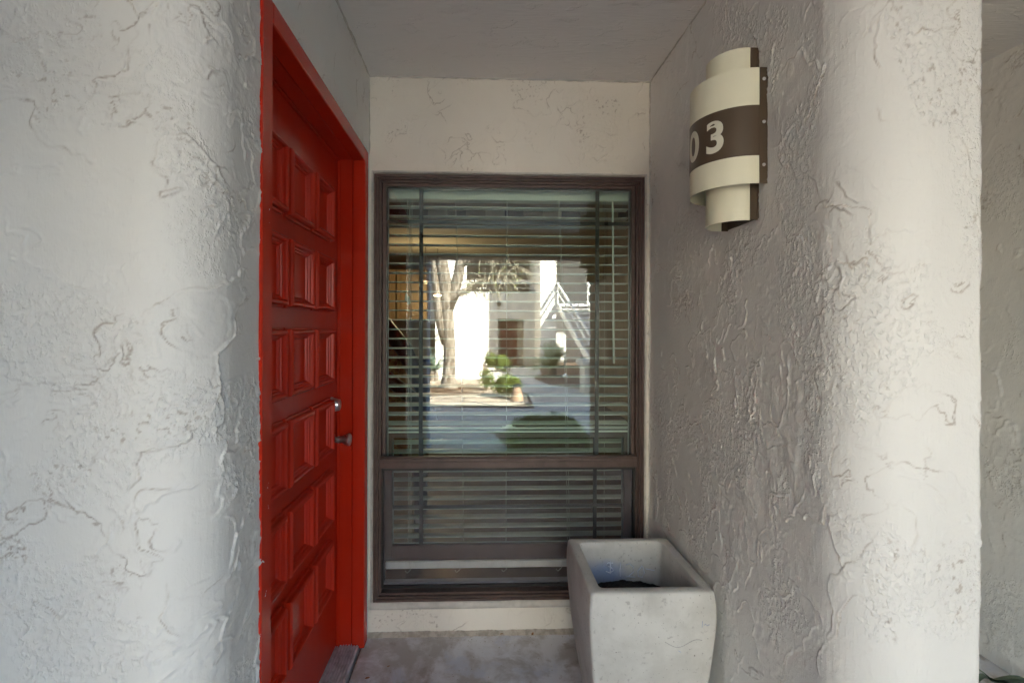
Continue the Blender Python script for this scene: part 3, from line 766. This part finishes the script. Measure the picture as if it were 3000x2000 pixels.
# ---------------------------------------------------------------- room behind the window
rm = [('interior_floor', 'room_floor', (-3.2, 2.2, .17, 6.6, -.06, 0.0)), ('interior_ceiling', 'room', (-3.2, 2.2, .17, 6.6, 2.46, 2.56)),
      ('interior_wall', 'room', (-3.2, 2.2, 6.6, 6.7, 0, 2.46)), ('interior_wall', 'room', (-3.3, -3.2, .17, 6.6, 0, 2.46)), ('interior_wall', 'room', (2.2, 2.3, .17, 6.6, 0, 2.46)),
      ('interior_wall', 'room', (-3.2, WX0 - .001, .171, .20, 0, 2.46)), ('interior_wall', 'room', (WX1 + .001, 2.2, .171, .20, 0, 2.46))]
for n_, m_2, d in rm: tag(box(n_, m_2, None, *d), kind='structure')
hd = thing('tiled_header', 'ceiling header with a band of beige, taupe and black tiles', 'header', (.3, 2.36, 2.3))
t_ = box('header_board', 'room', None, -1.6, 1.6, 2.30, 2.40, 2.30, 2.459); setparent(t_, hd)
for i in range(14):
    x = -1.0 + i * .1755
    t_ = box('tile', ('t_light', 't_dark', 't_mid')[i % 3], None, x, x + .174, 2.286, 2.2995, 2.345, 2.452); setparent(t_, hd)
for i, (x, wdt) in enumerate(((-2.1, .44), (-1.65, .44), (-1.2, .44))):
    cb = thing('kitchen_cabinet', ('maple wall cabinet farthest from the pendant lamps in the kitchen', 'middle maple wall cabinet between two others in the kitchen', 'maple wall cabinet next to the pendant lamps in the kitchen')[i], 'cabinet', (x, 5.0, 1.45), 'kitchen wall cabinets')
    for nm, d in (('carcass', (x, x + wdt, 4.85, 5.2, 1.45, 2.2)), ('cabinet_door', (x + .01, x + wdt - .01, 4.828, 4.849, 1.46, 2.19)), ('door_panel', (x + .07, x + wdt - .07, 4.82, 4.8275, 1.53, 2.12))):
        q = box(nm, 'cabinet', None, *d, bev=.003); setparent(q, cb)
ct = thing('kitchen_counter', 'maple kitchen counter with dark top inside the room', 'counter', (-1.2, 4.9, 0))
for nm, mm, d in (('carcass', 'cabinet', (-2.1, -.25, 4.62, 5.2, .0, .88)), ('worktop', 'wood_dark', (-2.15, -.2, 4.58, 5.2, .881, .92))):
    q = box(nm, mm, None, *d); setparent(q, ct)
def pend(x, y, z, label):
    p = thing('pendant_lamp', label, 'lamp', (x, y, z))
    q = lathe('bulb_disc', 'bulb', None, [(0, 0), (.05, 0), (.055, .012), (.05, .02), (0, .02)], (0, 0, 1), (x, y, z), 16); setparent(q, p)
    q = lathe('lamp_shade', 'bronze', None, [(.06, .012), (.065, .02), (.02, .07), (0, .07)], (0, 0, 1), (x, y, z), 16); setparent(q, p)
    q = tube('lamp_cord', 'bronze', None, [(x, y, z + .07), (x, y, 2.46)], .004, 5); setparent(q, p)
    ld = bpy.data.lights.new('pendant_light', 'POINT'); ld.energy = .75; ld.color = (1, .72, .45); ld.shadow_soft_size = .05
    lo = bpy.data.objects.new('pendant_light', ld); col.objects.link(lo); lo.location = (x, y - .1, z - .03)
    setparent(lo, p)
pend(-.72, 4.3, 1.95, 'higher of two warm pendant lamps glowing in the kitchen')
pend(-.585, 4.6, 1.80, 'lower of two warm pendant lamps glowing in the kitchen')
ch = thing('dark_chair', 'dark wood chair with floral seat standing just inside the window', 'chair', (-.62, 1.3, 0))
V, F = [], []
for p, r_ in (([(-.95, 1.25, .62), (-.86, 1.2, 1.30), (-.70, 1.2, 1.42), (-.52, 1.22, 1.20), (-.38, 1.25, .88), (-.30, 1.3, .55)], .05),):
    tube_into(V, F, p, [.05, .06, .07, .06, .05, .04], 8)
q = from_py('back_frame', V, F, 'wood_dark', None, True); setparent(q, ch)
q = tube('back_rail', 'wood_dark', None, [(-.93, 1.22, .95), (-.62, 1.18, 1.0), (-.40, 1.24, .80)], .05, 8); setparent(q, ch)
q = box('seat', 'fabric', None, -.95, -.35, .95, 1.5, .44, .56, bev=.03); setparent(q, ch)
q = box('back_cushion', 'fabric', None, -.88, -.55, 1.26, 1.32, .80, 1.25, bev=.02); setparent(q, ch)
for x, y in ((-.9, 1.0), (-.4, 1.0), (-.9, 1.45), (-.4, 1.45)):
    q = tube('leg', 'wood_dark', None, [(x, y, .0), (x, y, .44)], [.018, .025], 8); setparent(q, ch)

# ---------------------------------------------------------------- courtyard buildings (seen in the glass)
fb = thing('stucco_building', 'white stucco building with red door and gallery reflected in the window', 'building', (1.0, -19, 0))
def fp(name, m, *d, bev=0.0):
    q = box(name, m, None, *d, bev=bev); return setparent(q, fb)
def fps(name, m, ds): q = boxes(name, m, None, ds); return setparent(q, fb)
G = -.26
# projecting sunlit block, wider below
fp('wall', 'far_white', -1.25, .10, -14.2, -11.6, G, 2.44)
fp('wall', 'far_white', -1.25, -.44, -14.2, -11.62, 2.4405, 6.2)
fp('wall', 'far_beige', -6.0, -1.2, -19.0, -14.2, G, 6.2)
# far recess: door alcove, parapet and gallery
w1 = fps('wall', 'far_grey', [(-1.3, .82, -19.3, -19.0, G, 1.80), (1.95, 2.42, -19.3, -19.0, G, 1.80), (-1.3, 2.42, -19.3, -19.0, 1.80, 3.0)])
fp('alcove_wall', 'far_beige', .6, 2.2, -20.3, -20.1, G, 1.85)
fps('alcove_side', 'far_beige', [(.62, .82, -20.1, -19.3, G, 1.85), (1.95, 2.1, -20.1, -19.3, G, 1.85)])
fp('gallery_slab', 'far_grey', -3.0, 2.42, -21.4, -19.3, 2.8, 2.999)
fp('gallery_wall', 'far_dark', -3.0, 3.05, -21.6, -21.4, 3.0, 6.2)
fps('gallery_rail', 'far_grey', [(-1.2, 2.42, -19.22, -19.10, 3.38, 3.56), (-1.2, 2.42, -19.18, -19.14, 3.17, 3.21)])
dr = fp('door', 'far_red', .98, 1.74, -20.098, -20.05, G, 1.70)
dr['label'] = 'far red door deep in its alcove'
wl = fps('wall_sconce', 'far_white', [(1.83, 1.93, -20.0, -19.9, 1.35, 1.55), (1.81, 1.945, -20.02, -19.88, 1.40, 1.50)])
q = lathe('porthole', 'bronze_dark', None, [(0, 0), (.09, 0), (.10, .03), (.06, .06), (0, .06)], (0, 1, 0), (.86, -18.999, 2.45), 18); setparent(q, fb)
# pier and stair wall
fp('wall', 'far_white', 2.42, 3.06, -21.39, -17.0, G, 6.2)
fp('wall', 'far_grey', 3.06, 8.0, -21.3, -21.0, G, 6.2)
fp('wall', 'far_grey', 8.0, 8.3, -21.3, -17.2, G, 5.0)  # unseen end wall, added to keep the sun off the stair wall
fp('added_shade_slab', 'far_grey', 3.061, 8.0, -21.0, -17.4, 4.75, 5.0)  # above the view, added to shade the stair wall beneath
fp('gallery_ceiling', 'far_grey', -3.0, 2.419, -21.39, -19.3, 5.3, 5.5)
fp('roof', 'far_beige', -6.2, 8.1, -26, -21.61, 5.9, 6.3)
ww = fp('window', 'glass_far', -1.9, -1.4, -14.199, -14.18, .5, 1.5)
q = boxes('window_grille', 'bronze_dark', None, [(-1.92 + i * .09, -1.90 + i * .09, -14.17, -14.15, .45, 1.55) for i in range(7)]); q.parent = ww
# stair
st = thing('outdoor_stair', 'white steel open tread stair with railings in the courtyard', 'stair', (3.6, -15, 0))
def sp_(t):  # inner stringer line, slightly curved in plan
    return Vector((3.08 + .30 * t + .42 * t * t, -17.0 + 4.6 * t, 2.36 - 2.62 * t + .12 * math.sin(t * math.pi)))
def ribbon(name, off, h, th2, z0):
    V, F = [], []
    for i in range(25):
        p = sp_(i / 24) + Vector((off, 0, z0))
        V += [(p.x, p.y, p.z), (p.x + th2, p.y, p.z), (p.x + th2, p.y, p.z + h), (p.x, p.y, p.z + h)]
    for i in range(24):
        for j in range(4): F.append((i * 4 + j, i * 4 + (j + 1) % 4, (i + 1) * 4 + (j + 1) % 4, (i + 1) * 4 + j))
    F += [(0, 3, 2, 1), (96, 97, 98, 99)]
    q = from_py(name, V, F, 'metal_white', None); return setparent(q, st)
for off in (0, 1.25):
    ribbon('stringer', off, .28, .05, -.16)
    ribbon('handrail', off, .09, .06, .80)
    ribbon('mid_rail', off, .04, .04, .50)
    for t in (0.02, .35, .68, .98):
        p = sp_(t) + Vector((off, 0, 0))
        q = box('baluster', 'metal_white', None, p.x + .005, p.x + .045, p.y - .02, p.y + .02, p.z + .05, p.z + .82); setparent(q, st)
for i in range(13):
    p = sp_((i + .5) / 13.5)
    q = box('tread', 'metal_white', None, p.x + .052, p.x + 1.248, p.y - .15, p.y + .15, p.z - .02, p.z + .03); setparent(q, st)
q = box('landing', 'metal_white', None, 3.061, 5.6, -18.6, -17.02, 2.22, 2.37); setparent(q, st)
q = boxes('support_post', 'metal_white', None, [(3.6, 3.68, -18.2, -18.12, G, 2.22), (5.4, 5.48, -18.2, -18.12, G, 2.22)]); setparent(q, st)
# neighbouring wing whose shadow falls over the path
wg = thing('neighbouring_wing', 'tall stucco wing beside the path shading its right half', 'building', (9.5, -6, 0))
for nm, mm, d in (('wall', 'far_white', (7.3, 12, -12, 2, -.3, 6.2)), ('roof', 'far_beige', (7.25, 12.1, -12.05, 2.05, 6.2005, 6.32)), ('window', 'glass_far', (7.27, 7.299, -5, -4, .9, 2.1)), ('door', 'far_red', (7.26, 7.299, -8.5, -7.6, 0, 2.03))):
    q = box(nm, mm, None, *d); setparent(q, wg)
# pedestal
pd = thing('low_pillar', 'short stucco pillar with cap beside the courtyard path', 'pillar', (2.5, -7.9, 0))
for nm, d in (('shaft', (2.22, 2.85, -8.3, -7.75, -.05, .56)), ('cap', (2.15, 2.92, -8.37, -7.68, .5605, .68))):
    q = box(nm, 'far_beige', None, *d, bev=.015); setparent(q, pd)

# ---------------------------------------------------------------- plants
def rnd_dir():
    while True:
        v = Vector((random.uniform(-1, 1), random.uniform(-1, 1), random.uniform(-1, 1)))
        if .05 < v.length < 1: return v.normalized()
def leaves(name, m, parent, pts, size, asp=.45, up=.4):
    V, F = [], []
    for p in pts:
        d = (rnd_dir() + Vector((0, 0, up))).normalized(); a = d.cross(rnd_dir()).normalized(); s_ = size * random.uniform(.6, 1.3)
        p = Vector(p); k = len(V)
        V += [tuple(p), tuple(p + d * s_ * .5 + a * s_ * asp * .5), tuple(p + d * s_), tuple(p + d * s_ * .5 - a * s_ * asp * .5)]
        F.append((k, k + 1, k + 2, k + 3))
    return from_py(name, V, F, m, parent)
def bush(name, label, m, c, rx, ry, h, n, size, stems=10, group=None, cat='bush'):
    b = thing(name, label, cat, (c[0], c[1], c[2]), group)
    pts = []
    lobes = [(random.uniform(-.55, .55), random.uniform(-.55, .55), random.uniform(.35, .75), random.uniform(.3, .5)) for _ in range(9)]
    for _ in range(n):
        lx, ly, lz, lr = random.choice(lobes); d = rnd_dir() * lr * random.uniform(.5, 1.05) ** .6
        x, y, z = lx + d.x, ly + d.y, lz + d.z * .8
        pts.append((x * rx, y * ry, max(.02, z) * h))
    q = leaves('foliage', m, b, pts, size)
    V, F = [], []
    for _ in range(stems):
        a = random.uniform(0, 6.28); tip = (math.cos(a) * rx * .5, math.sin(a) * ry * .5, h * random.uniform(.5, .9))
        tube_into(V, F, [(0, 0, -.02), (tip[0] * .4, tip[1] * .4, tip[2] * .6), tip], [.012, .008, .003], 4)
    from_py('stem', V, F, 'twig', b)
    return b
bush('bush', 'sunlit yellow green bush behind the garden light reflected in the glass', 'leafy', (.60, -7.35, 0), .40, .32, .46, 3600, .045)
bush('bush', 'small sparse shrub at the edge of the sandy planting bed', 'leafy', (.15, -8.5, gz(-8.5)), .26, .25, .45, 900, .05)
bush('bush', 'bright green bush in front of the far red door', 'leafy', (.62, -14.6, gz(-14.6)), .50, .45, .62, 3000, .07)
hedge = thing('low_hedge', 'low dark green hedge with purple flowers beside the walkway joint', 'hedge', (.80, -3.35, 0))
pts = []
for _ in range(6000):
    x = random.uniform(-.46, .46); y = random.uniform(-.45, .36)
    hh = .30 * (1 - abs(x / .50) ** 4) * (1 - abs((y + .045) / .50) ** 4) + .10 * noise.noise(Vector((x * 9, y * 9, 3)))
    pts.append((x, y, max(.01, hh * random.uniform(.25, 1.0) ** .5)))
leaves('foliage', 'hedge', hedge, pts, .042)
V, F = [], []
for _ in range(20):
    x = random.uniform(-.35, .35); y = random.uniform(-.3, .25); tube_into(V, F, [(x, y, -.03), (x * 1.1, y * 1.1, .25)], [.006, .003], 4)
from_py('stem', V, F, 'twig', hedge)
M['purple'] = plain('purple_petal', (.30, .10, .55), .6)
leaves('flowers', 'purple', hedge, [(random.uniform(-.4, .4), random.uniform(.15, .33), random.uniform(.12, .3)) for _ in range(16)], .03, 1.0)
# sago palm
def rosette(name, label, m, loc, n, ln, leaflets, cat, wid=.01, arch=.5):
    b = thing(name, label, cat, loc); 
    for i in range(n):
        a = 2.399 * i + random.uniform(-.2, .2); el = R(random.uniform(12, 80)); L_ = ln * random.uniform(.8, 1.1); V, F = [], []
        pts = []
        for k in range(9):
            t = k / 8; r_ = L_ * t * math.cos(el); z_ = L_ * (t * math.sin(el) - arch * t * t * math.cos(el))
            pts.append(Vector((math.cos(a) * r_, math.sin(a) * r_, .22 + z_)))
        for p in pts: p.z = max(.03, p.z)
        side = Vector((-math.sin(a), math.cos(a), 0))
        if leaflets:
            tube_into(V, F, pts, [.009 * (1 - k / 10) for k in range(9)], 4)
            for k in range(1, 33):
                t = k / 33 * 8; i0 = min(7, int(t)); p = pts[i0].lerp(pts[i0 + 1], t - i0); fw = (pts[i0 + 1] - pts[i0]).normalized()
                l2 = L_ * .24 * math.sin(math.pi * (.12 + .85 * k / 33))
                for s_ in (-1, 1):
                    q = p + (side * s_ + fw * .6 + Vector((0, 0, .25))).normalized() * l2; k0 = len(V)
                    V += [tuple(p), tuple(p.lerp(q, .5) + fw * wid), tuple(q), tuple(p.lerp(q, .5) - fw * wid)]; F.append((k0, k0 + 1, k0 + 2, k0 + 3))
        else:
            for k, p in enumerate(pts):
                w_ = wid * (1 - (k / 8) ** 2) + .002
                V += [tuple(p - side * w_ + Vector((0, 0, .02))), tuple(p), tuple(p + side * w_ + Vector((0, 0, .02)))]
            for k in range(8): F += [(k * 3, k * 3 + 1, k * 3 + 4, k * 3 + 3), (k * 3 + 1, k * 3 + 2, k * 3 + 5, k * 3 + 4)]
        from_py('frond', V, F, m, b)
    lathe('trunk', 'bark', b, [(0, -.05), (.13, -.05), (.15, .1), (.11, .24), (0, .27)], (0, 0, 1), (0, 0, 0), 14)
    return b
rosette('sago_palm', 'feathery sago palm in the gravel bed below the stair', 'palm', (2.25, -12.6, gz(-12.6)), 34, 1.05, True, 'palm')
rosette('agave_plant', 'spiky grey green agave behind the tree trunk', 'agave', (-1.25, -11.0, gz(-11)), 22, .75, False, 'agave', .035, .25)
# tree
TX, TY = -.70, -8.8
tr = thing('courtyard_tree', 'bare tree with pale furrowed trunk and drooping twigs in the courtyard', 'tree', (TX, TY, gz(TY)))
V, F = [], []
tube_into(V, F, [(0, 0, -.05), (0, 0, .08), (0, 0, .25), (.02, 0, .8), (.0, .02, 1.35), (-.05, 0, 1.9), (-.08, 0, 2.35), (-.18, .05, 3.0), (-.3, .1, 4.2)], [.25, .19, .145, .13, .135, .15, .165, .13, .08], 14)
tube_into(V, F, [(-.02, .02, 1.7), (.10, .0, 2.15), (.22, .02, 2.6), (.30, 0, 3.3), (.45, 0, 4.4)], [.10, .13, .12, .10, .06], 10)
tube_into(V, F, [(-.08, .02, 1.0), (-.20, .05, 1.6), (-.26, .02, 2.2), (-.34, 0, 3.0), (-.6, 0, 4.2)], [.08, .11, .12, .10, .05], 10)
def limb(p0, p1, p2, r0, r1):
    pts = []
    for k in range(9):
        t = k / 8; p = Vector(p0).lerp(Vector(p1), t).lerp(Vector(p1).lerp(Vector(p2), t), t)
        pts.append(p + Vector((noise.noise(p * 4) * .05, noise.noise(p * 4 + Vector((5, 0, 0))) * .05, noise.noise(p * 4 + Vector((0, 9, 0))) * .06)))
    tube_into(V, F, pts, [r0 + (r1 - r0) * k / 8 for k in range(9)], 8)
    return pts
l1 = limb((.10, 0, 2.1), (.45, 0, 2.35), (1.5, .1, 2.75), .085, .025)
l2 = limb((.25, 0, 2.8), (.7, .2, 3.1), (1.9, .3, 3.2), .06, .02)
l3 = limb((.3, 0, 3.2), (.9, -.2, 3.5), (1.7, -.4, 3.4), .05, .02)
l4 = limb((-.3, 0, 2.9), (-.9, .2, 3.5), (-1.7, .2, 3.6), .06, .02)
l5 = limb((-.3, .1, 4.0), (-.4, .3, 4.8), (.3, .5, 5.4), .06, .015)
l6 = limb((.4, 0, 4.2), (.8, -.2, 4.9), (1.5, -.2, 5.2), .05, .015)
from_py('trunk', V, F, 'bark', tr, True)
V, F = [], []; lp = []
for lb, nt_ in ((l1, 130), (l2, 130), (l3, 100), (l4, 40), (l5, 40), (l6, 40)):
    for _ in range(nt_):
        p = random.choice(lb[3:]).copy(); d = (Vector((random.uniform(-.6, 1), random.uniform(-1, 1), random.uniform(-.1, .8)))).normalized()
        ln = random.uniform(.35, .9); pts = [p.copy()]
        for k in range(6):
            d = (d + Vector((random.uniform(-.15, .15), random.uniform(-.15, .15), -.26))).normalized(); p = p + d * ln / 6; pts.append(p.copy())
        tube_into(V, F, pts, [.010, .009, .008, .007, .006, .005, .0035], 4, False)
        if random.random() < .5: lp.append(pts[-1]); lp.append(pts[-2])
from_py('twigs', V, F, 'twig', tr)
leaves('sparse_leaves', 'leafy', tr, lp, .06)
# litter below the tree
V, F = [], []
for _ in range(5200):
    a = random.uniform(0, 6.28); r_ = abs(random.gauss(0, .75)); x = TX + math.cos(a) * r_ * 1.25; y = TY + math.sin(a) * r_ * 1.4
    if not (-3.5 < x < .85 and -11.2 < y < -6.5): continue
    z = gz(y) - .010 + random.uniform(0, .012); s_ = random.uniform(.012, .035); b3 = random.uniform(0, 3.14); k = len(V)
    dx, dy = math.cos(b3) * s_, math.sin(b3) * s_
    V += [(x - dx, y - dy, z), (x + dy * .5, y - dx * .5, z + random.uniform(.002, .014)), (x + dx, y + dy, z + random.uniform(0, .01)), (x - dy * .5, y + dx * .5, z + random.uniform(.002, .014))]; F.append((k, k + 1, k + 2, k + 3))
lt = from_py('leaf_litter', V, F, 'litter', None); tag(lt, 'dry brown leaf litter scattered under the courtyard tree', 'leaf litter', kind='stuff')
# garden light
gl = thing('garden_light', 'small tan garden light with dark cap before the sunlit bush', 'garden light', (.72, -6.98, 0))
lathe('housing', 'terracotta', gl, [(0, -.02), (.13, -.02), (.12, .02), (.075, .22), (.07, .24), (0, .24)], (0, 0, 1), (0, 0, 0), 16)
lathe('cap', 'bronze_dark', gl, [(0, .241), (.085, .241), (.09, .255), (.05, .29), (0, .295)], (0, 0, 1), (0, 0, 0), 16)
# white spot light in the gravel
wsp = thing('spot_light', 'little white ground spotlight in the gravel by the palm', 'garden light', (2.35, -10.6, gz(-10.6)))
tube('stake', 'metal_white', wsp, [(0, 0, -.04), (0, 0, .06)], .012, 8)
lathe('lamp_head', 'metal_white', wsp, [(0, 0), (.04, 0), (.06, .05), (.065, .12), (.0, .12)], (-.6, .3, .75), (0, 0, .07), 14)
